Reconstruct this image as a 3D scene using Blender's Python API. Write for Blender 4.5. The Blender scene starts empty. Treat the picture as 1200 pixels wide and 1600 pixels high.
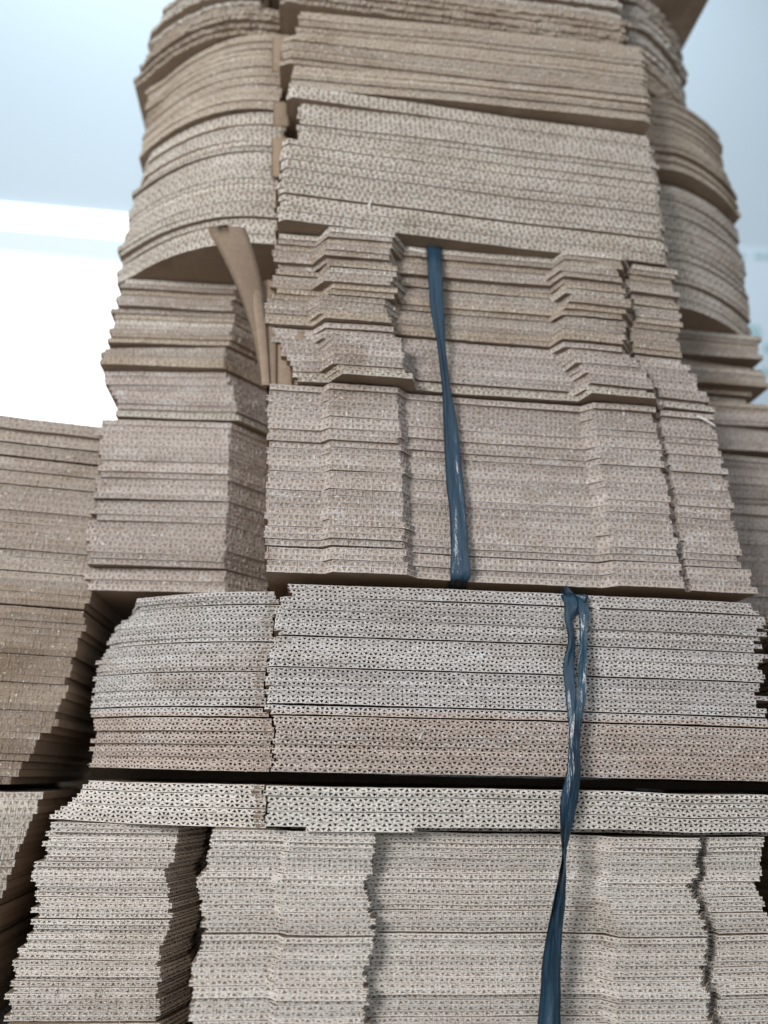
import bpy, math
import numpy as np
from mathutils import Matrix, Vector

rng = np.random.default_rng(11)
C = bpy.context.scene.collection
sc = bpy.context.scene

# ------------------------------------------------------------------ camera
F = 1155.0                                   # focal length in photo pixels (1200 x 1600)
PITCH, YAW, ROLL = math.radians(19.63), math.radians(5.9), math.radians(1.2)
CAM = Vector((0.0, 0.0, 0.170))
R3 = (Matrix.Rotation(-YAW, 3, 'Z') @ Matrix.Rotation(math.pi / 2 + PITCH, 3, 'X')
      @ Matrix.Rotation(ROLL, 3, 'Z'))
cd = bpy.data.cameras.new('camera')
cam = bpy.data.objects.new('camera', cd)
C.objects.link(cam)
cam.matrix_world = Matrix.Translation(CAM) @ R3.to_4x4()
cd.sensor_fit = 'VERTICAL'
cd.sensor_height = 36.0
cd.sensor_width = 27.0
cd.lens = F / 1600 * 36.0
cd.clip_start = 0.02
cd.clip_end = 60
cd.dof.use_dof = True
cd.dof.focus_distance = 0.51
cd.dof.aperture_fstop = 3.0
sc.camera = cam

# ------------------------------------------------------------------ world and light
w = bpy.data.worlds.new('World')
sc.world = w
w.use_nodes = True
bgn = w.node_tree.nodes['Background']
bgn.inputs['Color'].default_value = (0.86, 0.93, 1.0, 1)
bgn.inputs['Strength'].default_value = 0.52


def area(name, loc, target, size, power, col):
    ld = bpy.data.lights.new(name, 'AREA')
    ld.shape = 'RECTANGLE'
    ld.size, ld.size_y = size
    ld.energy = power
    ld.color = col
    o = bpy.data.objects.new(name, ld)
    C.objects.link(o)
    o.location = loc
    d = Vector(target) - Vector(loc)
    o.rotation_euler = d.to_track_quat('-Z', 'Y').to_euler()
    return o


area('key_lamp', (-1.25, -0.95, 0.74), (0.06, 0.55, 0.22), (0.60, 0.50), 37.0, (1.0, 0.985, 0.965))
area('fill_lamp', (0.7, -0.9, 0.5), (0.06, 0.55, 0.35), (0.8, 0.8), 1.8, (0.95, 0.97, 1.0))
area('wall_fill_light', (-0.25, 0.75, 3.3), (-0.25, 1.7, 0.9), (2.6, 0.4), 39.0, (0.84, 0.93, 1.0))  # added unseen light, only there to brighten the back wall

sc.view_settings.view_transform = 'Standard'
sc.view_settings.look = 'None'
sc.view_settings.exposure = 0.0
sc.view_settings.gamma = 1.0
sc.view_settings.use_curve_mapping = False
sc.render.engine = 'CYCLES'
sc.cycles.max_bounces = 6
sc.cycles.diffuse_bounces = 4
sc.cycles.use_denoising = True

# ------------------------------------------------------------------ helpers
D = 0.52                                     # distance of the main stack face


def at(u, v, Y):
    """world point where the ray of photo pixel (u, v) meets the plane y = Y"""
    d = R3 @ Vector(((u - 600) / F, (800 - v) / F, -1.0))
    t = (Y - CAM.y) / d.y
    return CAM + d * t


def tag(o, label=None, cat=None, group=None, kind=None):
    if label: o['label'] = label
    if cat: o['category'] = cat
    if group: o['group'] = group
    if kind: o['kind'] = kind
    return o


def raw_mesh(name, verts, faces, mats, midx=None, smooth=False):
    me = bpy.data.meshes.new(name)
    verts = np.asarray(verts, dtype=np.float32)
    faces = np.asarray(faces, dtype=np.int32)
    nf = len(faces)
    me.vertices.add(len(verts))
    me.vertices.foreach_set('co', verts.ravel())
    me.loops.add(nf * 4)
    me.loops.foreach_set('vertex_index', faces.ravel())
    me.polygons.add(nf)
    me.polygons.foreach_set('loop_start', np.arange(nf, dtype=np.int32) * 4)
    me.polygons.foreach_set('loop_total', np.full(nf, 4, dtype=np.int32))
    for m in mats:
        me.materials.append(m)
    if midx is not None:
        me.polygons.foreach_set('material_index', np.asarray(midx, dtype=np.int32))
    me.polygons.foreach_set('use_smooth', np.full(nf, smooth, dtype=bool))
    me.update()
    me.validate()
    return me


def link(name, me, parent=None, loc=(0, 0, 0)):
    o = bpy.data.objects.new(name, me)
    C.objects.link(o)
    if parent is not None:
        o.parent = parent
    o.location = loc
    return o


def box(name, lo, hi, mat, parent=None, origin=None):
    lo, hi = Vector(lo), Vector(hi)
    c = Vector(origin) if origin is not None else (lo + hi) / 2
    v = [(x - c.x, y - c.y, z - c.z) for z in (lo.z, hi.z) for y in (lo.y, hi.y) for x in (lo.x, hi.x)]
    f = [(0, 2, 3, 1), (4, 5, 7, 6), (0, 1, 5, 4), (2, 6, 7, 3), (0, 4, 6, 2), (1, 3, 7, 5)]
    return link(name, raw_mesh(name, v, f, [mat]), parent, c if parent is None else (0, 0, 0))


# ------------------------------------------------------------------ materials
def new_mat(name):
    m = bpy.data.materials.new(name)
    m.use_nodes = True
    nt = m.node_tree
    return m, nt, nt.nodes, nt.links, nt.nodes['Principled BSDF']


def board_mat(name, c1, c2, c3, rough=0.92, scale=14.0, fine=900.0, fine_amt=0.22, rnd=0.14, lint=0.3):
    """paper board: two broad tints in uneven patches, a third for stains, fine fibre mottling, and a shade of its own for every sheet"""
    m, nt, N, L, b = new_mat(name)
    geo = N.new('ShaderNodeNewGeometry')
    inf = N.new('ShaderNodeObjectInfo')

    def noise(sc_, det, stretch=(1, 1, 1)):
        mp = N.new('ShaderNodeMapping')
        mp.inputs['Scale'].default_value = stretch
        L.new(geo.outputs['Position'], mp.inputs['Vector'])
        n = N.new('ShaderNodeTexNoise')
        n.inputs['Scale'].default_value = sc_
        n.inputs['Detail'].default_value = det
        L.new(mp.outputs[0], n.inputs['Vector'])
        return n.outputs['Fac']

    def ramp(src, a, b_):
        r = N.new('ShaderNodeMapRange')
        r.inputs[1].default_value, r.inputs[2].default_value = a, b_
        L.new(src, r.inputs[0])
        return r.outputs[0]

    def mix(fac, a, b_, mode='MIX'):
        x = N.new('ShaderNodeMix')
        x.data_type = 'RGBA'
        x.blend_type = mode
        if isinstance(fac, float): x.inputs[0].default_value = fac
        else: L.new(fac, x.inputs[0])
        for i, s in ((6, a), (7, b_)):
            if isinstance(s, tuple): x.inputs[i].default_value = (*s, 1)
            else: L.new(s, x.inputs[i])
        return x.outputs[2]

    col = mix(ramp(noise(scale, 4, (1, 1, 2.2)), 0.38, 0.62), c1, c2)
    col = mix(ramp(noise(scale * 2.3, 5, (1, 1, 3)), 0.58, 0.75), col, c3)
    # old damp and handling marks
    col = mix(ramp(noise(scale * 0.8, 6, (1, 1, 1.6)), 0.60, 0.74), col, (c2[0] * 0.72, c2[1] * 0.68, c2[2] * 0.62))
    # a shade per sheet
    r = N.new('ShaderNodeMapRange')
    r.inputs[3].default_value, r.inputs[4].default_value = 1 - rnd, 1 + rnd
    L.new(inf.outputs['Random'], r.inputs[0])
    col = mix(1.0, col, r.outputs[0], 'MULTIPLY')
    # fibres
    fr = N.new('ShaderNodeMapRange')
    fr.inputs[1].default_value, fr.inputs[2].default_value = 0.3, 0.7
    fr.inputs[3].default_value, fr.inputs[4].default_value = 1 - fine_amt, 1 + fine_amt
    L.new(noise(fine, 3), fr.inputs[0])
    col = mix(1.0, col, fr.outputs[0], 'MULTIPLY')
    if lint > 0:
        col = mix(ramp(noise(420, 2), 0.66 - lint * 0.1, 0.74 - lint * 0.1), col, (0.66, 0.65, 0.63))
    L.new(col, b.inputs['Base Color'])
    b.inputs['Roughness'].default_value = rough
    b.inputs['Specular IOR Level'].default_value = 0.15
    bp = N.new('ShaderNodeBump')
    bp.inputs['Strength'].default_value = 0.18
    bp.inputs['Distance'].default_value = 0.0006
    L.new(noise(fine * 0.8, 2), bp.inputs['Height'])
    L.new(bp.outputs[0], b.inputs['Normal'])
    return m


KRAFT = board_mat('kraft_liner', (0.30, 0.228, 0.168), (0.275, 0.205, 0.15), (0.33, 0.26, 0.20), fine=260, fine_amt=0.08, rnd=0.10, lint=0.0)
EDGE_PALE = board_mat('cut_edge_pale', (0.505, 0.475, 0.43), (0.46, 0.42, 0.37), (0.55, 0.525, 0.49))
EDGE_TAN = board_mat('cut_edge_tan', (0.405, 0.35, 0.285), (0.355, 0.295, 0.235), (0.45, 0.405, 0.35))
EDGE_BROWN = board_mat('cut_edge_brown', (0.385, 0.345, 0.31), (0.335, 0.285, 0.245), (0.48, 0.455, 0.43))
EDGE_ROSE = board_mat('cut_edge_rose', (0.445, 0.40, 0.375), (0.395, 0.345, 0.318), (0.52, 0.50, 0.485))
EDGE_GREY = board_mat('cut_edge_grey', (0.51, 0.49, 0.475), (0.465, 0.43, 0.41), (0.55, 0.545, 0.545))
EDGE_RUST = board_mat('cut_edge_rust', (0.48, 0.415, 0.375), (0.43, 0.355, 0.31), (0.52, 0.48, 0.45))
EDGE_LIGHT = board_mat('cut_edge_light', (0.62, 0.59, 0.55), (0.585, 0.545, 0.50), (0.65, 0.63, 0.60))
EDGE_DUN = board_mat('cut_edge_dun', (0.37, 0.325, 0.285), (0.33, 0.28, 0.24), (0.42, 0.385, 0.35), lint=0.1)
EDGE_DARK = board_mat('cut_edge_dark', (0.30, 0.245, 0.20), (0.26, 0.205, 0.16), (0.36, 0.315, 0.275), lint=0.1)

# ------------------------------------------------------------------ a corrugated board panel
def smooth_noise(s, step, r):
    n = int(s[-1] / step) + 3
    k = r.normal(0, 1, n)
    return np.interp(s / step, np.arange(n), k)


SKIN = []                                   # points on the cut faces, where lint clings


def panel_mesh(name, prof, z0, th, pitch, yback, mats, org, tl=0.18, tm=0.17, fuzz=0.0004,
               crush=0.25, warp=None, npp=10, shut=0.0, bumpy=1.0, hw=0.8, sink=0.0001, ins=0.007, sq=1.0):
    """corrugated panel: prof is the plan outline of its front edge (x rising); liners, a wavy medium and the open flutes between"""
    P = np.asarray(prof, float)
    P[:, 0] = np.maximum.accumulate(P[:, 0] + np.arange(len(P)) * 1e-6)
    seg = np.hypot(*np.diff(P, axis=0).T)
    s_c = np.concatenate([[0], np.cumsum(seg)])
    n = max(8, int(s_c[-1] / (pitch / npp)))
    s = np.unique(np.concatenate([np.linspace(0, s_c[-1], n), s_c]))
    x = np.interp(s, s_c, P[:, 0]); y = np.interp(s, s_c, P[:, 1])
    n = len(s)
    tx, ty = np.gradient(x), np.gradient(y)
    ln = np.hypot(tx, ty) + 1e-12
    nx, ny = ty / ln, -tx / ln
    ph = rng.uniform(0, 1)
    loc = (smooth_noise(s, 0.02, rng) * 0.10 + smooth_noise(s, 0.005, rng) * 0.06) * bumpy
    t = (s / pitch + ph + loc * 0.5) * 2          # every half pitch holds one flute opening, upright and inverted in turn
    cell = np.floor(t).astype(int); cell -= cell.min()
    ds = np.abs(t - np.floor(t) - 0.5) * 2        # 0 at the middle of an opening, 1 at its ends
    open_c = np.clip(rng.normal(1.0, 0.16 + crush, cell.max() + 1), 0.0, 1.15)
    low = np.clip(1 - shut - crush * 1.3 * np.abs(smooth_noise(s, 0.012, rng)), 0, 1)
    hole = np.clip(1 - ds / hw, 0, 1) ** sq * open_c[cell] * low
    TL = th * np.clip(tl + rng.normal(0, 0.014, n), 0.08, 0.36)
    zb = np.full(n, z0); zt = zb + th
    if warp is not None:
        wv = warp(x) + smooth_noise(s, 0.03, rng) * 0.00010 + smooth_noise(s, 0.004, rng) * 0.00006
        zb = zb + wv; zt = zt + wv + rng.normal(0, 0.00004, n)
    z1 = zb + TL; z2 = zt - TL * rng.uniform(0.8, 1.2)
    z2 = np.maximum(z2, z1 + 0.02 * th)
    H = (z2 - z1) * np.clip(hole, 0, 0.96)
    up = (cell + int(ph * 97)) % 2 == 0
    mb = z1 + np.where(up, H, 0.0); mt = z2 - np.where(up, 0.0, H)
    fz = lambda a=1.0: rng.normal(0, fuzz * a, n) + np.abs(rng.normal(0, fuzz * a, n)) * (rng.random(n) < 0.12) * 2.0
    e_low = smooth_noise(s, 0.01, rng) * fuzz * 0.8

    def ring(z, o):
        return np.stack([x + nx * o - org[0], y + ny * o - org[1], z - org[2]], 1)

    com = fz(0.8) + e_low
    o_b, o_m, o_t = fz(.5) + com, fz(.6) + com - sink, fz(.5) + com
    pick = rng.integers(0, n, 10)
    SKIN.extend(zip(x[pick], y[pick], zb[pick] + th * rng.random(10), nx[pick], ny[pick]))
    V = [ring(zb, o_b), ring(z1, o_b + fz(.4)), ring(mb, o_m), ring(mt, o_m + fz(.4)), ring(z2, o_t), ring(zt, o_t + fz(.4)),
         ring(z1, -ins), ring(mb, -ins), ring(mt, -ins), ring(z2, -ins)]
    xb = x - org[0]; yb = np.full(n, yback) - org[1]
    yb = np.maximum(yb, y - org[1] + 0.012)
    V += [np.stack([xb, yb, zb - org[2]], 1), np.stack([xb, yb, zt - org[2]], 1)]
    V = np.concatenate(V)
    i = np.arange(n - 1)

    def q(a, b):
        return np.stack([a * n + i, a * n + i + 1, b * n + i + 1, b * n + i], 1)

    fl, mi = [], []
    for a, b, m in ((0, 1, 0), (2, 3, 0), (4, 5, 0), (1, 6, 2), (7, 2, 2), (3, 8, 2), (9, 4, 2), (6, 7, 2), (8, 9, 2),
                    (5, 11, 1), (10, 0, 1)):
        fq = q(a, b); fl.append(fq); mi.append(np.full(n - 1, m))
    e = n - 1
    fl.append(np.array([[0, 5 * n, 11 * n, 10 * n], [e, 10 * n + e, 11 * n + e, 5 * n + e]])); mi.append(np.array([1, 1]))
    return raw_mesh(name, V, np.concatenate(fl), mats, np.concatenate(mi))


ORD = ['', 'first', 'second', 'third', 'fourth', 'fifth', 'sixth', 'seventh', 'eighth', 'ninth', 'tenth', 'eleventh',
       'twelfth', 'thirteenth', 'fourteenth', 'fifteenth', 'sixteenth', 'seventeenth', 'eighteenth', 'nineteenth', 'twentieth']
TENS = {20: 'twenty', 30: 'thirty', 40: 'forty'}


def ordinal(k):
    if k <= 20: return ORD[k]
    if k % 10 == 0: return TENS[k][:-1] + 'ieth'
    return TENS[k // 10 * 10] + '-' + ORD[k % 10]


def P(vref, pts):
    """plan outline from (photo column, set-back) pairs read along the row vref"""
    return [(at(u, vref, D + dy).x, D + dy) for u, dy in pts]


def bundle(what, group, zb, zt, th, pitch, main, left=None, right=None, edge=None, edge_r=None, yback=0.30, jx=0.0012, jy=0.0007,
           seams=(), cl=(3, 8), cy=0.0016, cx=0.0016, lean=(0, 0), tl=0.18, tm=0.17, fuzz=0.0004, crush=0.25, shut=0.0, bumpy=1.0, hw=0.8, sink=0.0001, ins=0.007, sq=1.0,
           tweak=None, seamgap=0.0007, warp_amp=0.0004, tops='topmost', bottoms='lowest', side_edge=None):
    """a pile of equal corrugated sheets between heights zb and zt, in loose clumps with seams between"""
    n = max(1, int(round((zt - zb) / (th + 0.0001))))
    gaps = np.abs(rng.normal(0.0, 0.00005, n)) + 0.00003
    clump = np.zeros(n, int); k = 0; c = 0
    while k < n:
        m = int(rng.integers(max(1, cl[0] - 1), cl[1] + 1) * rng.choice([1, 1, 1, 2])); clump[k:k + m] = c
        if k > 0: gaps[k] += seamgap * min(2.6, rng.exponential(0.75))
        k += m; c += 1
    for q in seams:
        gaps[min(n - 1, int(q * n))] += 0.0012
    sc_ = (zt - zb) / (n * th + gaps.sum())
    oy = rng.normal(0, cy, c); ox = rng.normal(0, cx, c)
    fly, fry = rng.normal(0, 0.022, c), rng.normal(0, 0.022, c)
    wk = rng.normal(0, warp_amp, 24)
    wx = np.linspace(-0.5, 0.6, 24)
    warp = lambda x: np.interp(x, wx, wk)
    z = zb; out = []
    for k in range(n):
        z += gaps[k] * sc_
        t_ = th * sc_
        f = k / max(1, n - 1)
        dx = ox[clump[k]] + rng.normal(0, jx) + lean[0] * f
        dy = oy[clump[k]] + rng.normal(0, jy) + lean[1] * f
        m_pr, l_pr, r_pr = list(main), left and list(left), right and list(right)
        kw = dict(tl=tl, tm=tm, fuzz=fuzz, crush=crush, shut=shut, warp=warp, bumpy=bumpy, hw=hw, sink=sink, ins=ins, sq=sq)
        if tweak:
            m_pr, l_pr, r_pr, ddx, ddy = tweak(k, n, f, m_pr, l_pr, r_pr)
            dx += ddx; dy += ddy
        ya = rng.normal(0, 0.0022)
        xc = (m_pr[0][0] + m_pr[-1][0]) / 2
        mv = lambda pr: [(x + dx, y + dy + (x - xc) * ya) for x, y in pr]
        fy = [fly[clump[k]] + rng.normal(0, 0.006), fry[clump[k]] + rng.normal(0, 0.006)]
        if l_pr: xi = l_pr[-1][0]; l_pr = [(x, y + (xi - x) * fy[0]) for x, y in l_pr]
        if r_pr: xi = r_pr[0][0]; r_pr = [(x, y + (x - xi) * fy[1]) for x, y in r_pr]
        if len(m_pr) > 6: m_pr = [m_pr[0]] + [(x + rng.normal(0, 0.0006), y + rng.normal(0, 0.0004)) for x, y in m_pr[1:-1]] + [m_pr[-1]]
        eg = edge(f) if callable(edge) else edge
        mats = [eg, KRAFT, KRAFT]
        org = (xc, D + 0.1, z)
        yb = D + yback + rng.normal(0, 0.002)
        me = panel_mesh('cardboard_sheet', mv(m_pr), z, t_, pitch, yb, mats, org, **kw)
        has_flap = bool(l_pr or r_pr)
        if has_flap:
            o = link('cardboard_sheet', None, None, org)
            me.name = 'main_panel'
            link('main_panel', me, o)
        else:
            o = link('cardboard_sheet', me, None, org)
        from_top = n - k
        if from_top <= n // 2:
            lab = f'{what[0]}, {ordinal(from_top) if from_top > 1 else tops} from the top' if from_top > 1 else f'{what[0]}, {tops} of its pile'
        else:
            lab = f'{what[0]}, {ordinal(k + 1)} from the bottom' if k > 0 else f'{what[0]}, {bottoms} of its pile'
        tag(o, lab, 'cardboard sheet', group)
        sm = [side_edge or eg, KRAFT, KRAFT]
        for pr in (l_pr, r_pr):
            if pr:
                link('side_flap', panel_mesh('side_flap', mv(pr), z, t_, pitch, yb, sm, org, **kw), o)
        out.append(o)
        z += t_
    return out


def arc(p0, p1, bow, n=10):
    """bowed plan line from p0 to p1 (x rising); bow pushes the middle forward (towards the camera)"""
    out = []
    for i in range(n + 1):
        t = i / n
        x = p0[0] + (p1[0] - p0[0]) * t
        y = p0[1] + (p1[1] - p0[1]) * t - bow * 4 * t * (1 - t)
        out.append((x, y))
    return out


def slot_end(pr, x_main, deep, left=True, snug=False):
    """carry a flap's outline back along the slot and across to the panel so no light leaks through"""
    if snug:                                  # the flap's inner end sits just beside the panel
        k_ = 0.0022
        pr = ([p for p in pr[:-1] if p[0] < x_main - k_] + [(x_main - k_, pr[-1][1])]) if left else ([(x_main + k_, pr[0][1])] + [p for p in pr[1:] if p[0] > x_main + k_])
    if left:
        x = pr[-1][0]
        return pr + [(x + 0.0004, D + deep), (x_main - 0.0006, D + deep)]
    x = pr[0][0]
    return [(x_main + 0.0006, D + deep), (x - 0.0004, D + deep)] + pr


# ------------------------------------------------------------------ setting: floor, wall, window
m, nt, N, L, b = new_mat('floor_concrete')
b.inputs['Base Color'].default_value = (0.23, 0.215, 0.20, 1)
nz = N.new('ShaderNodeTexNoise'); nz.inputs['Scale'].default_value = 9; nz.inputs['Detail'].default_value = 6
cr = N.new('ShaderNodeValToRGB'); cr.color_ramp.elements[0].color = (0.17, 0.155, 0.14, 1); cr.color_ramp.elements[1].color = (0.30, 0.285, 0.27, 1)
L.new(nz.outputs['Fac'], cr.inputs[0]); L.new(cr.outputs[0], b.inputs['Base Color']); b.inputs['Roughness'].default_value = 0.8
tag(link('floor', raw_mesh('floor', [(-4, -4, 0), (4, -4, 0), (4, 4, 0), (-4, 4, 0)], [(0, 1, 2, 3)], [m])), kind='structure')

m, nt, N, L, b = new_mat('wall_paint')
nz = N.new('ShaderNodeTexNoise'); nz.inputs['Scale'].default_value = 3; nz.inputs['Detail'].default_value = 5
cr = N.new('ShaderNodeValToRGB'); cr.color_ramp.elements[0].color = (0.56, 0.66, 0.73, 1); cr.color_ramp.elements[1].color = (0.61, 0.71, 0.78, 1)
L.new(nz.outputs['Fac'], cr.inputs[0]); L.new(cr.outputs[0], b.inputs['Base Color']); b.inputs['Roughness'].default_value = 0.7
YW = 1.7
tag(box('wall', (-4, YW, 0), (4, YW + 0.1, 4), m), kind='structure')

FR, nt, N, L, b = new_mat('window_frame_paint')
b.inputs['Base Color'].default_value = (0.84, 0.93, 0.95, 1); b.inputs['Roughness'].default_value = 0.5
PANE, nt, N, L, b = new_mat('frosted_pane_daylight')
b.inputs['Base Color'].default_value = (0.8, 0.85, 0.88, 1)
b.inputs['Emission Color'].default_value = (0.93, 0.98, 1.0, 1); b.inputs['Emission Strength'].default_value = 1.6


def rect_on(u0, v0, u1, v1, Y):
    a, b_ = at(u0, v0, Y), at(u1, v1, Y)
    return a.x, a.z, b_.x, b_.z


x0 = at(-500, 500, YW).x; x1 = at(560, 500, YW).x
zt_ = at(100, 331, YW).z; zr1 = at(100, 376, YW).z; zr0 = at(100, 412, YW).z; zbw = 0.25
win = bpy.data.objects.new('window', None); C.objects.link(win); win.location = (x0, YW, zbw)
tag(win, 'bright frosted window in the wall behind, blown out to white', 'window')
og = (x0, YW, zbw)
box('pane', (x0, YW - 0.012, zbw), (x1, YW - 0.004, zr0 + 0.002), PANE, win, og)
box('pane', (x0, YW - 0.012, zr1 - 0.002), (x1, YW - 0.004, zt_), PANE, win, og)
box('rail', (x0, YW - 0.03, zr0), (x1, YW - 0.002, zr1), FR, win, og)

# pale printed sheet on the wall at the right
SH, nt, N, L, b = new_mat('pale_plastic_sheet')
b.inputs['Base Color'].default_value = (0.70, 0.82, 0.92, 1); b.inputs['Roughness'].default_value = 0.35
GR, nt, N, L, b = new_mat('green_print')
b.inputs['Base Color'].default_value = (0.34, 0.60, 0.60, 1); b.inputs['Roughness'].default_value = 0.5
YS = YW - 0.03
sx0 = at(900, 500, YS).x; sx1 = at(1600, 500, YS).x; sz1 = at(1170, 385, YS).z
org = (sx0, YS, 0.3)
sheet = box('printed_sheet', (sx0, YS, 0.3), (sx1, YS + 0.004, sz1), SH, None, org)
tag(sheet, 'pale blue plastic sheet with faint green print on the wall at right', 'printed sheet')


def text(body, u, v, size, thick=True):
    p = at(u, v, YS - 0.002)
    cu = bpy.data.curves.new('green_lettering', 'FONT')
    cu.body = body; cu.size = size; cu.extrude = 0.0006; cu.offset = 0.0015
    cu.materials.append(GR)
    tmp = bpy.data.objects.new('green_lettering', cu); C.objects.link(tmp)
    bpy.context.view_layer.update()
    me = bpy.data.meshes.new_from_object(tmp.evaluated_get(bpy.context.evaluated_depsgraph_get()))
    bpy.data.objects.remove(tmp)
    o = link('green_lettering', me, sheet)
    o.location = (p.x - org[0], p.y - org[1], p.z - org[2]); o.rotation_euler = (math.pi / 2, 0, 0)
    return o


def dash(u0, u1, v0, v1):
    a, c = at(u0, v1, YS - 0.002), at(u1, v0, YS - 0.002)
    box('green_mark', (a.x, YS - 0.003, a.z), (c.x, YS - 0.001, c.z), GR, sheet, org)


text('DI', 1158, 526, 0.062)
for u in (1138, 1148, 1158, 1180, 1189, 1199): dash(u, u + 5, 397, 403)
dash(1195, 1206, 540, 548); dash(1190, 1200, 577, 584)

# ------------------------------------------------------------------ the piles
TH_C, PI_C = 0.0030, 0.0065
TH_B, PI_B = 0.0048, 0.0080
TH_A, PI_A = 0.0053, 0.0090

zC0 = at(700, 1211, D).z; zC1 = at(700, 922, D).z
zO0 = at(700, 1301, D).z; zO1 = at(700, 1233, D).z
zB1 = at(700, 388, D).z; zBm = at(700, 617, D).z; zB0 = at(700, 905, D).z
zA1 = at(1125, -40, D + 0.0).z - 0.002

# --- bottom pile (E): notched sheets, long row of stepped tabs
vE = 1450
mE = P(vE, [(308, 0.008), (425, 0.008), (436, 0.001), (574, 0.0), (577, 0.012), (930, 0.012), (955, 0.002), (1092, 0.001), (1095, 0.016), (1101, 0.016), (1104, 0.008), (1197, 0.008)])
lE = P(vE, [(44, 0.062), (255, 0.058), (300, 0.095)])
lE = slot_end(lE, mE[0][0], 0.13)
rE = P(vE, [(1230, 0.07), (1700, 0.07)])


def tw_E(k, n, f, m_, l_, r_):
    top = n - 1 - k
    dx = -0.002 + 0.004 * math.sin(k * 0.35) * 0.4
    dx += 0.0045
    if f < 0.42: l_ = [(l_[0][0] - 0.0055 + rng.normal(0, 0.0010), l_[0][1])] + l_[1:]
    else: l_ = [(l_[0][0] + rng.normal(0, 0.0012), l_[0][1])] + l_[1:]
    dy = 0
    if top < 4:
        dy = -0.006 + 0.002 * top
    return m_, l_, r_, dx, dy


bundle(('pale notched cardboard sheet in the bottom pile',), 'notched sheets of the bottom pile', 0.0005, zO0 - 0.0006, TH_C, PI_C, mE, lE, rE,
       edge=EDGE_LIGHT, cl=(2, 6), seamgap=0.0003, cy=0.0005, jx=0.0013, jy=0.0008, cx=0.0006, lean=(-0.002, 0), tweak=tw_E, tl=0.26, crush=0.12, shut=0.05, fuzz=0.00013, bumpy=0.5, hw=0.85, sink=0.0008, ins=0.0014)

# --- overhanging sheets on top of E
mO = P(1265, [(414, -0.006), (600, -0.007), (1750, -0.002)])
lO = arc(P(1265, [(100, 0.075)])[0], P(1265, [(408, 0.020)])[0], 0.006)
lO = slot_end(lO, mO[0][0], 0.12, True, True)


def tw_O(k, n, f, m_, l_, r_):
    s = (1 - f)
    x0_ = l_[0][0] - 0.013 * s * s + 0.014 * f
    l_ = [(x0_, l_[0][1] + 0.004 * s)] + [p for p in l_[1:] if p[0] > x0_ + 0.004]
    if k == 0: m_ = P(1300, [(448, 0.02), (468, 0.02), (472, -0.006), (640, -0.007), (646, 0.010), (1750, 0.012)])
    return m_, l_, r_, 0, 0


bundle(('pale cardboard sheet overhanging the notched bottom pile',), 'overhanging sheets below the dark gap', zO0, zO1, TH_C, PI_C * 1.1, mO, lO, None,
       edge=EDGE_LIGHT, cl=(3, 4), cy=0.0006, cx=0.0012, jy=0.0004, tweak=tw_O, tl=0.19, crush=0.08, fuzz=0.00013, hw=0.85, sink=0.00025)

# --- added blockers: keep the bright background out so the gap stays black
sp0 = at(700, 1233, D).z; sp1 = zC0
xa, xb = at(118, 1210, D + 0.14).x, 0.42
tag(box('gap_blocker', (at(70, 1205, D + 0.08).x, D + 0.21, sp0 + 0.0004), (0.9, D + 0.30, sp1 - 0.0002), KRAFT), 'added blocker keeping the gap under the middle bundle dark', 'light blocker')

tag(box('rear_light_blocker', (-0.55, D + 0.395, 0.0), (at(330, 1210, D + 0.3).x, D + 0.395 + 0.02, sp1 + 0.04), KRAFT), 'added blocker behind both piles, hiding the bright wall from the narrow gap', 'backing board')  # added screen: stops wall light showing between the piles

# --- C: middle bundle with open flutes
mC = P(1060, [(416, 0.004), (424, 0.0), (700, -0.001), (1183, 0.0), (1190, 0.003)])
mC2 = P(1160, [(424, 0.003), (432, 0.0), (800, -0.001), (1750, 0.002)])
lC = arc(P(1060, [(146, 0.098)])[0], P(1060, [(413, 0.030)])[0], 0.014)
lC = slot_end(lC, mC[0][0], 0.12, True, True)
lC2 = slot_end(arc(P(1160, [(140, 0.098)])[0], P(1160, [(413, 0.030)])[0], 0.014), mC2[0][0], 0.12, True, True)
rC = P(1060, [(1206, 0.035), (1330, 0.06)])


def tw_C(k, n, f, m_, l_, r_):
    if f < 0.31: m_ = list(mC2); r_ = None; l_ = list(lC2)
    dx = 0.0015 * math.sin(k * 0.9)
    if f > 0.62: dx += 0.004
    if f > 0.93: m_ = [(m_[0][0] + 0.008, m_[0][1])] + m_[2:]
    # frayed right ends
    if f >= 0.31: m_[-1] = (m_[-1][0] + rng.normal(0, 0.004), m_[-1][1] + 0.004); m_[-2] = (m_[-1][0] - 0.004, m_[-2][1])
    s = max(0, (f - 0.6) / 0.4)
    x0_ = l_[0][0] + 0.020 * s * s + rng.normal(0, 0.001)
    l_ = [(x0_, l_[0][1] + 0.006 * s)] + [p for p in l_[1:] if p[0] > x0_ + 0.003]
    return m_, l_, r_, dx, 0


bundle(('grey cardboard sheet with open flutes in the middle bundle',), 'open fluted sheets of the middle bundle', zC0, zC1, TH_C, PI_C, mC, lC, rC,
       edge=lambda f: EDGE_RUST if f < 0.31 else EDGE_GREY, seams=(0.31, 0.36, 0.55, 0.72, 0.95), cl=(7, 12), seamgap=0.0003, cy=0.0007, cx=0.001, jy=0.0004,
       tweak=tw_C, tl=0.20, crush=0.10, shut=0.0, fuzz=0.00013, bumpy=0.5, hw=0.85, sink=0.00025)

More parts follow.
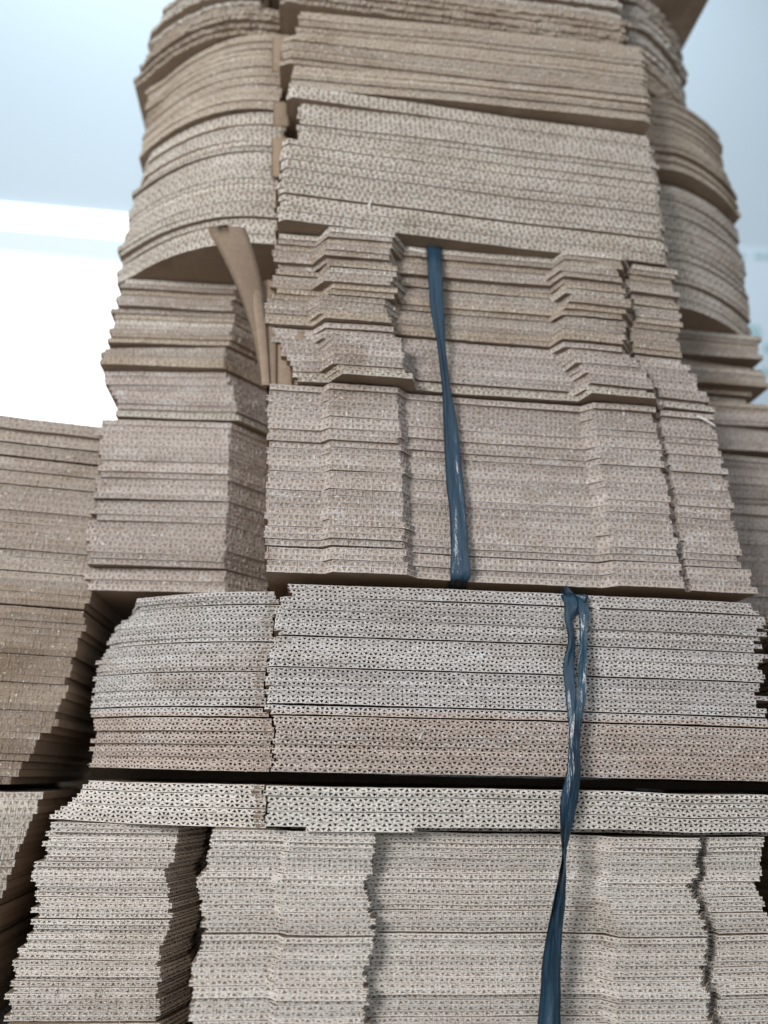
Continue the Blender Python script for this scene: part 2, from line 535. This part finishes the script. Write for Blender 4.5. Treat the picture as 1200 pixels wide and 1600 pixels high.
# --- B lower / upper: notched sheets tied by the first strap
vB = 760
mB = P(vB, [(420, 0.002), (506, 0.001), (520, -0.006), (632, -0.006), (646, 0.003), (925, 0.003), (948, -0.005), (1046, -0.005), (1048, 0.004), (1053, 0.004), (1056, -0.0005), (1141, 0.0)])
lB = slot_end(P(vB, [(156, 0.086), (362, 0.078), (398, 0.108)]), mB[0][0], 0.14, True, True)
rB = slot_end(P(vB, [(1125, 0.085), (1290, 0.088)]), mB[-1][0], 0.14, False, True)


def tw_Bl(k, n, f, m_, l_, r_):
    m_[-1] = (m_[-1][0] + rng.normal(0, 0.0012) + (0.006 if f < 0.13 else 0), m_[-1][1])
    l_ = [(l_[0][0] + rng.normal(0, 0.0018) + (-0.004 if f > 0.92 else 0), l_[0][1])] + l_[1:]
    return m_, l_, r_, 0.004 * (0.4 - f), 0.001 * math.sin(k * .7)


bundle(('rosy grey notched cardboard sheet in lower half of strapped pile',), 'notched sheets in the lower half of the strapped pile', zB0, zBm - 0.0006, TH_B, PI_B, mB, lB, rB,
       edge=EDGE_ROSE, side_edge=EDGE_ROSE, cl=(2, 6), seamgap=0.0004, cy=0.0006, cx=0.0007, lean=(-0.004, 0.0), tweak=tw_Bl, tl=0.20, crush=0.08, shut=0.08, hw=0.5, ins=0.0004, sq=0.25, sink=0.0003, fuzz=0.00014)

mBu = P(500, [(416, 0.002), (486, 0.001), (505, -0.013), (610, -0.013), (626, 0.003), (866, 0.003), (888, -0.0115), (981, -0.0115), (983, 0.004), (987, 0.004), (990, -0.0005), (1064, 0.001)])
lBu = slot_end(P(500, [(182, 0.088), (362, 0.080), (402, 0.112)]), mBu[0][0], 0.15, True, True)
rBu = slot_end(P(580, [(1085, 0.088), (1192, 0.092)]), mBu[-1][0], 0.15, False, True)


def tw_Bu(k, n, f, m_, l_, r_):
    dx = 0
    dyb = -0.0014 * (k < 1)
    r2 = np.random.default_rng(500 + k // 2)
    j1, j2, j3 = r2.normal(0, 0.0027, 3)
    m_ = [m_[0]] + [(x + (j1 if i < 4 else j2 if i < 8 else 0), y + (j3 if y < D - 0.004 else 0)) for i, (x, y) in enumerate(m_[1:], 1)]
    if f < 0.42:
        dx = 0.014 * (1 - f / 0.42)
    m_[-1] = (m_[-1][0] + rng.normal(0, 0.002), m_[-1][1] + 0.001)
    m_ = [(m_[0][0] + abs(rng.normal(0, 0.002)) + (0.012 * (1 - f / 0.3) if f < 0.3 else 0), m_[0][1])] + [p for p in m_[1:]]
    if 0.18 < f < 0.8: l_ = [(l_[0][0] - 0.006 + rng.normal(0, 0.003), l_[0][1] + 0.003)] + l_[1:]
    if 0.46 < f < 0.60: r_ = r_[:-1] + [(r_[-1][0] - 0.010, r_[-1][1])]; r_ = r_[:2] + [(x, y + 0.010) for x, y in r_[2:]]
    return m_, l_, r_, dx, 0.0012 * math.sin(k * 1.3) + dyb


BU = bundle(('tan notched cardboard sheet in upper half of strapped pile',), 'notched sheets in the upper half of the strapped pile', zBm + 0.0012, zB1, TH_B, PI_B, mBu, lBu, rBu,
       edge=lambda f: EDGE_PALE if f < 0.04 else EDGE_ROSE if f < 0.36 else EDGE_TAN if int(f * 23) % 4 == 1 else EDGE_PALE if int(f * 23) % 7 == 2 else EDGE_BROWN, cl=(1, 4), seamgap=0.0011, cy=0.0014, cx=0.0022, jx=0.0016, tweak=tw_Bu, tl=0.20, crush=0.10, shut=0.10, hw=0.5, ins=0.0004, sq=0.25, sink=0.0003, fuzz=0.00016)

# --- A: the top pile, three groups with bowed side flaps
yA0, yA1 = -0.016, -0.004
vA = 300


def a_prof(v, ul, ur, y0, y1, lu, ly_out, ly_in, lbow, ru, ry_in, ry_out, rbow):
    m_ = P(v, [(ul, y0 + 0.004), (ul + 10, y0), ((ul + ur) / 2, (y0 + y1) / 2), (ur - 6, y1), (ur, y1 + 0.003)])
    l_ = slot_end(arc(P(v, [(lu, ly_out)])[0], P(v, [(ul - 10, ly_in)])[0], lbow), m_[0][0], 0.12, True, True)
    r_ = slot_end(arc(P(v, [(ur + 14, ry_in)])[0], P(v, [(ru, ry_out)])[0], rbow), m_[-1][0], 0.15, False, True)
    return m_, l_, r_


zAa = at(700, 182, D).z; zAb = at(700, 62, D).z
zA0 = zB1 + 0.0015
mA, lA, rA = a_prof(300, 437, 1030, yA0, yA1, 210, 0.090, 0.016, 0.020, 1140, 0.050, 0.105, 0.008)


def tw_A1(k, n, f, m_, l_, r_):
    if 0.58 < f < 0.9: m_ = [(m_[0][0] + 0.011, m_[0][1])] + m_[2:]
    x0_ = l_[0][0] - 0.004 + 0.012 * f + (-0.005 if 0.5 < f < 0.72 else 0) + rng.normal(0, 0.0008)
    l_ = [(x0_, l_[0][1])] + [p for p in l_[1:] if p[0] > x0_ + 0.002]
    dx = 0
    if f > 0.9: m_[-1] = (m_[-1][0] - 0.006, m_[-1][1])
    return m_, l_, r_, dx, 0


A1 = bundle(('pale cardboard sheet with bowed flaps at foot of top pile',), 'pale sheets at the foot of the top pile', zA0, zAa, TH_A, PI_A, mA, lA, rA,
       edge=EDGE_PALE, cl=(3, 7), seamgap=0.0005, cy=0.0007, cx=0.0009, tweak=tw_A1, tl=0.11, crush=0.07, shut=0.05, hw=0.5, ins=0.0004, sq=0.2, fuzz=0.00014, yback=0.30)

mA2, lA2, rA2 = a_prof(130, 442, 1012, yA0 + 0.002, yA1 - 0.012, 238, 0.086, 0.016, 0.020, 1118, 0.036, 0.092, 0.010)


def tw_A2(k, n, f, m_, l_, r_):
    x0_ = l_[0][0] - 0.007 * f * f + rng.normal(0, 0.0008)
    l_ = [(x0_, l_[0][1])] + [p for p in l_[1:] if p[0] > x0_ + 0.002]
    x1_ = r_[-1][0] + 0.004 - 0.022 * f
    r_ = [p for p in r_ if p[0] < x1_ - 0.002] + [(x1_, r_[-1][1])]
    if f < 0.28 or f > 0.62: m_ = [(m_[0][0] + 0.009, m_[0][1])] + m_[2:]
    else: m_ = [(m_[0][0] - 0.003, m_[0][1])] + m_[1:]
    return m_, l_, r_, 0, 0


A2 = bundle(('tan cardboard sheet with bowed flaps midway up top pile',), 'tan sheets midway up the top pile', zAa + 0.002, zAb, TH_A, PI_A, mA2, lA2, rA2,
       edge=EDGE_TAN, cl=(3, 6), seamgap=0.0009, cy=0.0010, cx=0.0012, tweak=tw_A2, tl=0.2, crush=0.16, shut=0.3, hw=0.45, ins=0.0004, sq=0.3, fuzz=0.00014)

mA3, lA3, rA3 = a_prof(20, 436, 968, yA0 - 0.004, yA1 - 0.014, 230, 0.086, 0.016, 0.022, 1050, 0.020, 0.080, 0.008)


def tw_A3(k, n, f, m_, l_, r_):
    if f > 0.2:                                # the flap stops short: a slot opens beside the panel
        x_in = l_[-3][0] - 0.011
        l_ = [p for p in l_[:-2] if p[0] < x_in] + l_[-2:]
    x0_ = l_[0][0] + 0.024 * min(1.3, f / 0.5) ** 2 + rng.normal(0, 0.0012)
    l_ = [(x0_, l_[0][1])] + [p for p in l_[1:] if p[0] > x0_ + 0.002]
    m_ = m_[:-1] + [(m_[-1][0] + rng.normal(0, 0.003), m_[-1][1])]
    return m_, l_, r_, 0, 0


A3 = bundle(('frayed cardboard sheet at very top of the tall pile',), 'frayed sheets at the very top', zAb + 0.0015, zA1, TH_A, PI_A, mA3, lA3, rA3,
       edge=lambda f: EDGE_TAN if f < 0.25 else EDGE_PALE, cl=(2, 5), seamgap=0.0012, cy=0.0016, cx=0.0016, tweak=tw_A3, tl=0.25, tm=0.3, crush=0.5, shut=0.2, fuzz=0.0005)

# --- wide sheets above the frame: their underside shows at the top right
zA4 = zA1 + 0.002
for Yk in np.arange(D, D + 0.4, 0.002):
    if at(1052, 104, Yk).z >= zA4: break
bk = Yk - D; x4 = at(1052, 104, Yk).x
xl4 = at(455, 0, D).x
bundle(('wide cardboard sheet crowning the pile with its brown underside showing',), 'wide sheets crowning the pile', zA4, zA4 + 0.0108, TH_A, PI_A,
       [(xl4, D - 0.02), (x4, D + 0.01)], None, None, edge=EDGE_PALE, cl=(2, 3), seamgap=0.0005, jx=0.0003, jy=0.0004, cx=0.0002, cy=0.0004, yback=bk, tl=0.24, tm=0.34, crush=0.2, shut=0.16, fuzz=0.0003)

# --- D: neighbouring pile at the left
YD = 0.085
zD0 = at(60, 1226, D + YD).z
zDm = at(60, 916, D + YD).z
zD1 = at(60, 657, D + YD).z
xl = at(-260, 900, D + YD).x
mDu = [(xl, D + YD - 0.022), (at(10, 800, D + YD).x, D + YD - 0.002), (at(185, 800, D + YD).x, D + YD + 0.010)]
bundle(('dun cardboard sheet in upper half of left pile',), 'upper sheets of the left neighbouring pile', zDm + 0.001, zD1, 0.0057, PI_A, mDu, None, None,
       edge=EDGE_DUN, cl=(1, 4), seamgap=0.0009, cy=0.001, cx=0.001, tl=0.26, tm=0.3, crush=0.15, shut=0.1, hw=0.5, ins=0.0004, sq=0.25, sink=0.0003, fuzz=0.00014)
mDm = [(xl, D + YD - 0.016), (at(10, 1000, D + YD).x, D + YD - 0.002), (at(104, 1000, D + YD).x, D + YD + 0.006)]


def tw_Dm(k, n, f, m_, l_, r_):
    x = at(97, 1050, D + YD).x + 0.012 * f * f
    if f < 0.30: x -= 0.026 * (1 - f / 0.30)
    m_[-1] = (x + rng.normal(0, 0.0016), m_[-1][1])
    return m_, l_, r_, 0, 0


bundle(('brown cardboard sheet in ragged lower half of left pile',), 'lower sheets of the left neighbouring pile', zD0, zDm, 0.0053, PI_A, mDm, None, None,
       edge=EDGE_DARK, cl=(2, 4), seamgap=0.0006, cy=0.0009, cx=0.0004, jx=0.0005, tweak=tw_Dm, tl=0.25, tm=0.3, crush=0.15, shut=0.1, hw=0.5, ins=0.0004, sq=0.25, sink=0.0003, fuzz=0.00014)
zDl = at(20, 1236, D + YD).z
mDl = [(xl, D + YD - 0.012), (at(0, 1300, D + YD).x, D + YD), (at(50, 1300, D + YD).x, D + YD + 0.004)]


def tw_Dl(k, n, f, m_, l_, r_):
    m_[-1] = (at(52, 1300, D + YD).x - 0.034 * (1 - f) + rng.normal(0, 0.0008), m_[-1][1])
    return m_, l_, r_, 0, 0


bundle(('pale cardboard sheet at foot of left pile below gap',), 'sheets at the foot of the left pile', 0.001, zDl, 0.0050, PI_B, mDl, None, None,
       edge=EDGE_PALE, cl=(2, 4), seamgap=0.0006, cy=0.0009, cx=0.0004, jx=0.0005, tweak=tw_Dl, tl=0.24, crush=0.1, shut=0.1, hw=0.5, ins=0.0003, sq=0.25, sink=0.0003, fuzz=0.00014)

tag(box('gap_blocker', (xl, D + YD + 0.18, zDl + 0.0003), (at(30, 1230, D + YD + 0.1).x, D + YD + 0.3, zD0 - 0.0003), KRAFT), 'added blocker keeping the gap of the left pile dark', 'light blocker')  # added block that shuts background light out of the left gap

# ------------------------------------------------------------------ folded tabs at the left end of the strapped pile
def folded_tab(edge_l, edge_r, parent, n=16):
    """liner flap bent up out of a sheet: two curved edges (u, v, setback), 0.5 mm thick"""
    def curve(pts):
        K = np.array([[*at(u, v, D + dy)] for u, v, dy in pts]); t = np.linspace(0, 1, len(K)); tt = np.linspace(0, 1, n)
        return np.stack([np.interp(tt, t, K[:, i]) for i in range(3)], 1)
    A, B_ = curve(edge_l), curve(edge_r)
    for _ in range(3):
        for Z in (A, B_): Z[1:-1] = (Z[:-2] + 2 * Z[1:-1] + Z[2:]) / 4
    m_ = 7; V = []
    for side in (0, 1):
        for j in range(m_):
            t = j / (m_ - 1)
            row = A * (1 - t) + B_ * t
            row[:, 1] += side * 0.0006 - 0.0018 * 4 * t * (1 - t) * np.linspace(0.2, 1, n)
            row[-1, 2] += rng.normal(0, 0.0007); row[-1, 1] += rng.normal(0, 0.0003)
            V.append(row)
    V = np.concatenate(V) - np.array(parent.location)
    i = np.arange(n - 1); fl = []
    for side in (0, 1):
        for j in range(m_ - 1):
            a, b_ = (side * m_ + j) * n, (side * m_ + j + 1) * n
            fl.append(np.stack([a + i, b_ + i, b_ + i + 1, a + i + 1], 1))
    for j in (0, m_ - 1):
        a, b_ = j * n, (m_ + j) * n
        fl.append(np.stack([a + i, b_ + i, b_ + i + 1, a + i + 1], 1))
    for e in (0, n - 1):
        for j in range(m_ - 1):
            fl.append(np.array([[j * n + e, (j + 1) * n + e, (m_ + j + 1) * n + e, (m_ + j) * n + e]]))
    o = link('folded_tab', raw_mesh('folded_tab', V, np.concatenate(fl), [KRAFT], None, True), parent)
    return o


tb = folded_tab([(408, 604, 0.004), (399, 545, 0.002), (389, 505, -0.001), (374, 458, -0.005), (350, 405, -0.010), (324, 357, -0.014)],
                [(424, 604, 0.006), (421, 545, 0.006), (418, 505, 0.005), (413, 460, 0.002), (402, 405, -0.006), (383, 355, -0.012)], BU[1])
tb['label'] = 'brown tab bent up and curling away to the left'
folded_tab([(409, 602, 0.003), (402, 540, 0.002), (397, 500, 0.0), (384, 434, -0.003)], [(422, 602, 0.004), (418, 540, 0.003), (415, 500, 0.002), (406, 434, 0.0)], BU[2])
folded_tab([(413, 603, 0.005), (411, 440, 0.006)], [(432, 603, 0.006), (432, 440, 0.007)], BU[3])
folded_tab([(433, 602, 0.007), (433, 470, 0.008)], [(457, 602, 0.008), (456, 470, 0.009)], BU[4])
folded_tab([(459, 602, 0.005), (459, 520, 0.006)], [(484, 602, 0.006), (483, 520, 0.007)], BU[5])

folded_tab([(424, 276, 0.012), (424, 216, 0.012)], [(454, 278, 0.012), (454, 217, 0.012)], A1[len(A1) // 2])
folded_tab([(426, 197, 0.004), (427, 162, 0.004)], [(452, 197, 0.004), (452, 162, 0.004)], A2[1])
folded_tab([(424, 112, 0.004), (425, 58, 0.004)], [(454, 112, 0.004), (454, 58, 0.004)], A2[-2])
folded_tab([(386, 50, 0.032), (386, -20, 0.032)], [(420, 50, 0.028), (420, -20, 0.028)], A3[3])

# ------------------------------------------------------------------ straps
m, nt, N, L, b = new_mat('blue_strap_plastic')
BLUE = m
geo = N.new('ShaderNodeNewGeometry')
mp = N.new('ShaderNodeMapping'); mp.inputs['Scale'].default_value = (1.0, 1.0, 0.10)
L.new(geo.outputs['Position'], mp.inputs['Vector'])
nz = N.new('ShaderNodeTexNoise'); nz.inputs['Scale'].default_value = 420; nz.inputs['Detail'].default_value = 3
L.new(mp.outputs[0], nz.inputs['Vector'])
cr = N.new('ShaderNodeValToRGB'); cr.color_ramp.elements[0].color = (0.014, 0.038, 0.068, 1); cr.color_ramp.elements[1].color = (0.030, 0.074, 0.118, 1)
L.new(nz.outputs['Fac'], cr.inputs[0]); L.new(cr.outputs[0], b.inputs['Base Color'])
b.inputs['Roughness'].default_value = 0.28
b.inputs['Specular IOR Level'].default_value = 0.6
nb = N.new('ShaderNodeTexNoise'); nb.inputs['Scale'].default_value = 300; nb.inputs['Detail'].default_value = 4
mp2 = N.new('ShaderNodeMapping'); mp2.inputs['Scale'].default_value = (1.0, 1.0, 0.22)
L.new(geo.outputs['Position'], mp2.inputs['Vector']); L.new(mp2.outputs[0], nb.inputs['Vector'])
bp = N.new('ShaderNodeBump'); bp.inputs['Strength'].default_value = 0.6; bp.inputs['Distance'].default_value = 0.0022
L.new(nb.outputs['Fac'], bp.inputs['Height']); L.new(bp.outputs[0], b.inputs['Normal'])


def row_of(z, u, dy):
    """photo row at which height z is seen in column u on the plane y = D + dy"""
    lo, hi = -400.0, 2000.0
    for _ in range(40):
        mid = (lo + hi) / 2
        if at(u, mid, D + dy).z > z: lo = mid
        else: hi = mid
    return (lo + hi) / 2


def ribbon(name, pts, origin, parent=None):
    """film strap: pts = (u, v, setback, width in photo px, twist degrees); a crumpled cross-section swept along them, with thickness"""
    K = []
    for u, v, dy, wp, tw in pts:
        p = at(u, v, D + dy)
        e = (at(u + wp / 2, v, D + dy) - at(u - wp / 2, v, D + dy)).length / 2
        K.append((p.x, p.y, p.z, e, math.radians(tw)))
    K = np.array(K)
    # smooth resampling (Catmull-Rom)
    n = 26
    out = []
    for i in range(len(K) - 1):
        p0, p1, p2, p3 = K[max(i - 1, 0)], K[i], K[i + 1], K[min(i + 2, len(K) - 1)]
        for t in np.arange(n) / n:
            out.append(0.5 * (2 * p1 + (p2 - p0) * t + (2 * p0 - 5 * p1 + 4 * p2 - p3) * t ** 2 + (3 * p1 - p0 - 3 * p2 + p3) * t ** 3))
    out.append(K[-1])
    S = np.array(out); ns = len(S)
    tt = np.gradient(S[:, :3], axis=0); tt /= np.linalg.norm(tt, axis=1)[:, None] + 1e-12
    m_ = 9
    a = np.linspace(-1, 1, m_)
    fold = np.array([smooth_noise(np.arange(ns) / ns, 0.06, rng) for _ in range(m_)]).T * 0.0006
    pw = smooth_noise(np.arange(ns) / ns, 0.04, rng) * 0.04
    V = []
    for side in (0, 1):
        for j in range(m_):
            ac = np.cos(S[:, 4]); asn = np.sin(S[:, 4])
            ex = np.stack([ac, asn, np.zeros(ns)], 1)          # width direction, turning about the vertical
            ex -= tt * (ex * tt).sum(1)[:, None]; ex /= np.linalg.norm(ex, axis=1)[:, None]
            nn = np.cross(ex, tt); nn *= np.sign(-nn[:, 1:2] * np.sign(ac)[:, None] + 1e-9) * np.sign(ac)[:, None]
            half = S[:, 3] * (1 + pw) / np.maximum(np.abs(ac), 0.35)
            bow = (1 - a[j] ** 2) * 0.0002
            off = fold[:, j] + bow + (0.00012 if side == 0 else -0.00012)
            V.append(S[:, :3] + ex * (a[j] * half)[:, None] + nn * off[:, None])
    V = np.concatenate(V) - np.array(origin)
    i = np.arange(ns - 1); fl = []
    for side in (0, 1):
        for j in range(m_ - 1):
            A, B_ = (side * m_ + j) * ns, (side * m_ + j + 1) * ns
            fl.append(np.stack([A + i, B_ + i, B_ + i + 1, A + i + 1], 1))
    for j in (0, m_ - 1):
        A, B_ = j * ns, (m_ + j) * ns
        fl.append(np.stack([A + i, B_ + i, B_ + i + 1, A + i + 1], 1))
    me = raw_mesh(name, V, np.concatenate(fl), [BLUE], None, True)
    return link(name, me, parent, origin if parent is None else (0, 0, 0))


og1 = tuple(at(700, 900, D - 0.004))
s1 = ribbon('plastic_strap', [(678, row_of(zB1 + 0.0008, 678, 0.05), 0.05, 24, 0), (678, row_of(zB1 + 0.0008, 678, 0.006), 0.006, 24, 0), (678, row_of(zB1 - 0.001, 678, 0.0015), 0.0015, 24, 0), (680, 430, -0.006, 23, 5), (684, 490, -0.007, 22, 12), (690, 545, -0.007, 15, 30), (697, 600, -0.006, 17, 30),
                              (704, 660, -0.005, 23, 18), (709, 740, -0.004, 26, 10), (715, 800, -0.004, 26, 4), (718, 850, -0.004, 28, 0), (719, 885, -0.003, 30, -4), (719, row_of(zB0 + 0.0012, 719, -0.001), -0.001, 30, -2), (716, row_of(zB0 - 0.0007, 716, 0.006), 0.006, 30, 0), (712, row_of(zB0 - 0.0008, 712, 0.03), 0.03, 30, 0), (706, row_of(zB0 - 0.0008, 706, 0.08), 0.08, 28, 0)], og1)
tag(s1, 'blue plastic strap crossing the notched pile, upper of the two', 'strap', 'blue straps round the piles')
og2 = tuple(at(885, 1200, D - 0.006))
s2 = ribbon('plastic_strap', [(900, row_of(zC1 + 0.0007, 900, 0.06), 0.06, 30, 0), (899, row_of(zC1 + 0.0007, 899, 0.003), 0.003, 38, 0), (896, row_of(zC1 - 0.0012, 896, -0.0025), -0.0025, 37, 0), (895, 946, -0.0045, 30, 5), (890, 966, -0.005, 17, 25), (893, 1000, -0.006, 13, 40), (889, 1040, -0.008, 17, 5), (892, 1090, -0.009, 16, -10),
                              (897, 1145, -0.010, 11, -40), (896, 1200, -0.011, 18, -20), (889, 1255, -0.012, 26, 5), (882, 1310, -0.011, 17, 45), (880, 1345, -0.010, 11, 60), (874, 1400, -0.008, 20, 30),
                              (867, 1450, -0.006, 25, 15), (861, 1510, -0.004, 30, 5), (857, 1570, -0.003, 31, 0), (852, 1650, -0.002, 30, 0)], og2)
tag(s2, 'blue plastic strap with a twisted split loop, lower of the two', 'strap', 'blue straps round the piles')
ribbon('split_strand', [(905, row_of(zC1 + 0.0012, 905, 0.004), 0.004, 18, 0), (908, row_of(zC1 - 0.001, 908, -0.0035), -0.0035, 18, 0), (912, 955, -0.006, 15, -10), (912, 1000, -0.008, 9, -45), (910, 1045, -0.010, 8, -60), (909, 1085, -0.012, 12, -25), (904, 1125, -0.014, 11, 15), (901, 1170, -0.015, 13, 30),
                        (901, 1215, -0.016, 13, 40), (893, 1265, -0.016, 13, 20), (885, 1310, -0.015, 10, 50), (882, 1345, -0.014, 9, 70), (878, 1400, -0.011, 10, 40), (872, 1450, -0.010, 12, 30), (872, 1520, -0.008, 8, 40), (872, 1600, -0.007, 7, 40), (872, 1650, -0.005, 7, 40)], og2, s2)

# ------------------------------------------------------------------ lint and torn shreds on the cut faces
LINT, nt, N, L, b = new_mat('paper_lint')
b.inputs['Base Color'].default_value = (0.62, 0.60, 0.57, 1); b.inputs['Roughness'].default_value = 0.95


def strip(start, d, length, width, curl, nrm, n=5):
    """a small curled paper strip leaving a surface"""
    p = Vector(start); d = Vector(d).normalized(); nrm = Vector(nrm)
    wv = d.cross(nrm).normalized() * width / 2
    vs = []
    for i in range(n):
        wk = wv * (1 - 0.5 * i / (n - 1))
        vs += [p - wk, p + wk]
        p = p + d * length / (n - 1)
        d = (d + nrm * curl + Vector((0, 0, -0.05))).normalized()
    return vs, [(2 * i, 2 * i + 1, 2 * i + 3, 2 * i + 2) for i in range(n - 1)]


V, Fc = [], []
for x, y, z, ax, ay in SKIN:
    if rng.random() < 0.42: continue
    a_ = rng.normal(0, 0.9)
    d = Vector((math.cos(a_) * rng.choice([-1, 1]), -0.25, math.sin(a_)))
    vs, fs = strip((x + ax * 0.0002, y + ay * 0.0002, z), d, rng.uniform(0.0007, 0.0022) * (2.2 if rng.random() < 0.06 else 1), rng.uniform(0.00015, 0.00045), rng.uniform(0.0, 0.3), (ax, ay, 0))
    o_ = len(V); V += vs; Fc += [tuple(i + o_ for i in f) for f in fs]
tag(link('paper_lint', raw_mesh('paper_lint', np.array([tuple(v) for v in V]), Fc, [LINT])), 'pale paper lint clinging to the cut cardboard edges', None, None, 'stuff')

for (u, v, dy, a_, ln, wd, cu_, lab) in (
        (722, 1060, -0.0015, -50, 0.0075, 0.0012, 0.12, 'white curl of paper on the middle of the grey fluted bundle'),
        (797, 992, -0.0015, 30, 0.005, 0.0014, 0.2, 'pale paper shred high on the grey fluted bundle left of the strap'),
(918, 946, -0.0012, -8, 0.009, 0.0028, 0.01, 'torn white liner just right of the lower blue strap top'),
        (725, 1022, -0.0015, 80, 0.005, 0.0014, 0.2, 'tiny upright fibre on a seam of the grey fluted bundle'),
        (543, 412, -0.0095, -10, 0.005, 0.004, 0.1, 'brown torn scrap on the notched step under the top pile'),
        (575, 322, -0.0165, 60, 0.007, 0.0020, 0.2, 'pale shred on the pale sheets of the top pile'),
        (240, 1262, 0.030, -80, 0.005, 0.0015, 0.1, 'small white shred hanging under the overhanging sheets at left'),
        (655, 1155, -0.002, 70, 0.008, 0.0014, 0.15, 'thin fibre on the rosy lower sheets of the middle bundle'),
        (1090, 650, -0.0025, -28, 0.016, 0.0022, 0.01, 'torn pale ply curling down at right end of the strapped pile'),
        (640, 388, -0.004, -12, 0.012, 0.0018, 0.01, 'torn white liner strip beside the upper blue strap top')):
    ar = math.radians(a_); p = at(u, v, D + dy)
    vs, fs = strip((0, 0, 0), (math.cos(ar), -0.12, math.sin(ar)), ln, wd, cu_, (0, -1, 0), 8)
    n_ = len(vs)
    vs = vs + [q + Vector((0, 0.0003, 0)) for q in vs]
    fs = fs + [tuple(i + n_ for i in f[::-1]) for f in fs]
    tag(link('paper_shred', raw_mesh('paper_shred', np.array([tuple(q) for q in vs]), fs, [LINT if u != 543 else KRAFT], None, True), None, p), lab, 'paper shred', 'loose paper shreds')
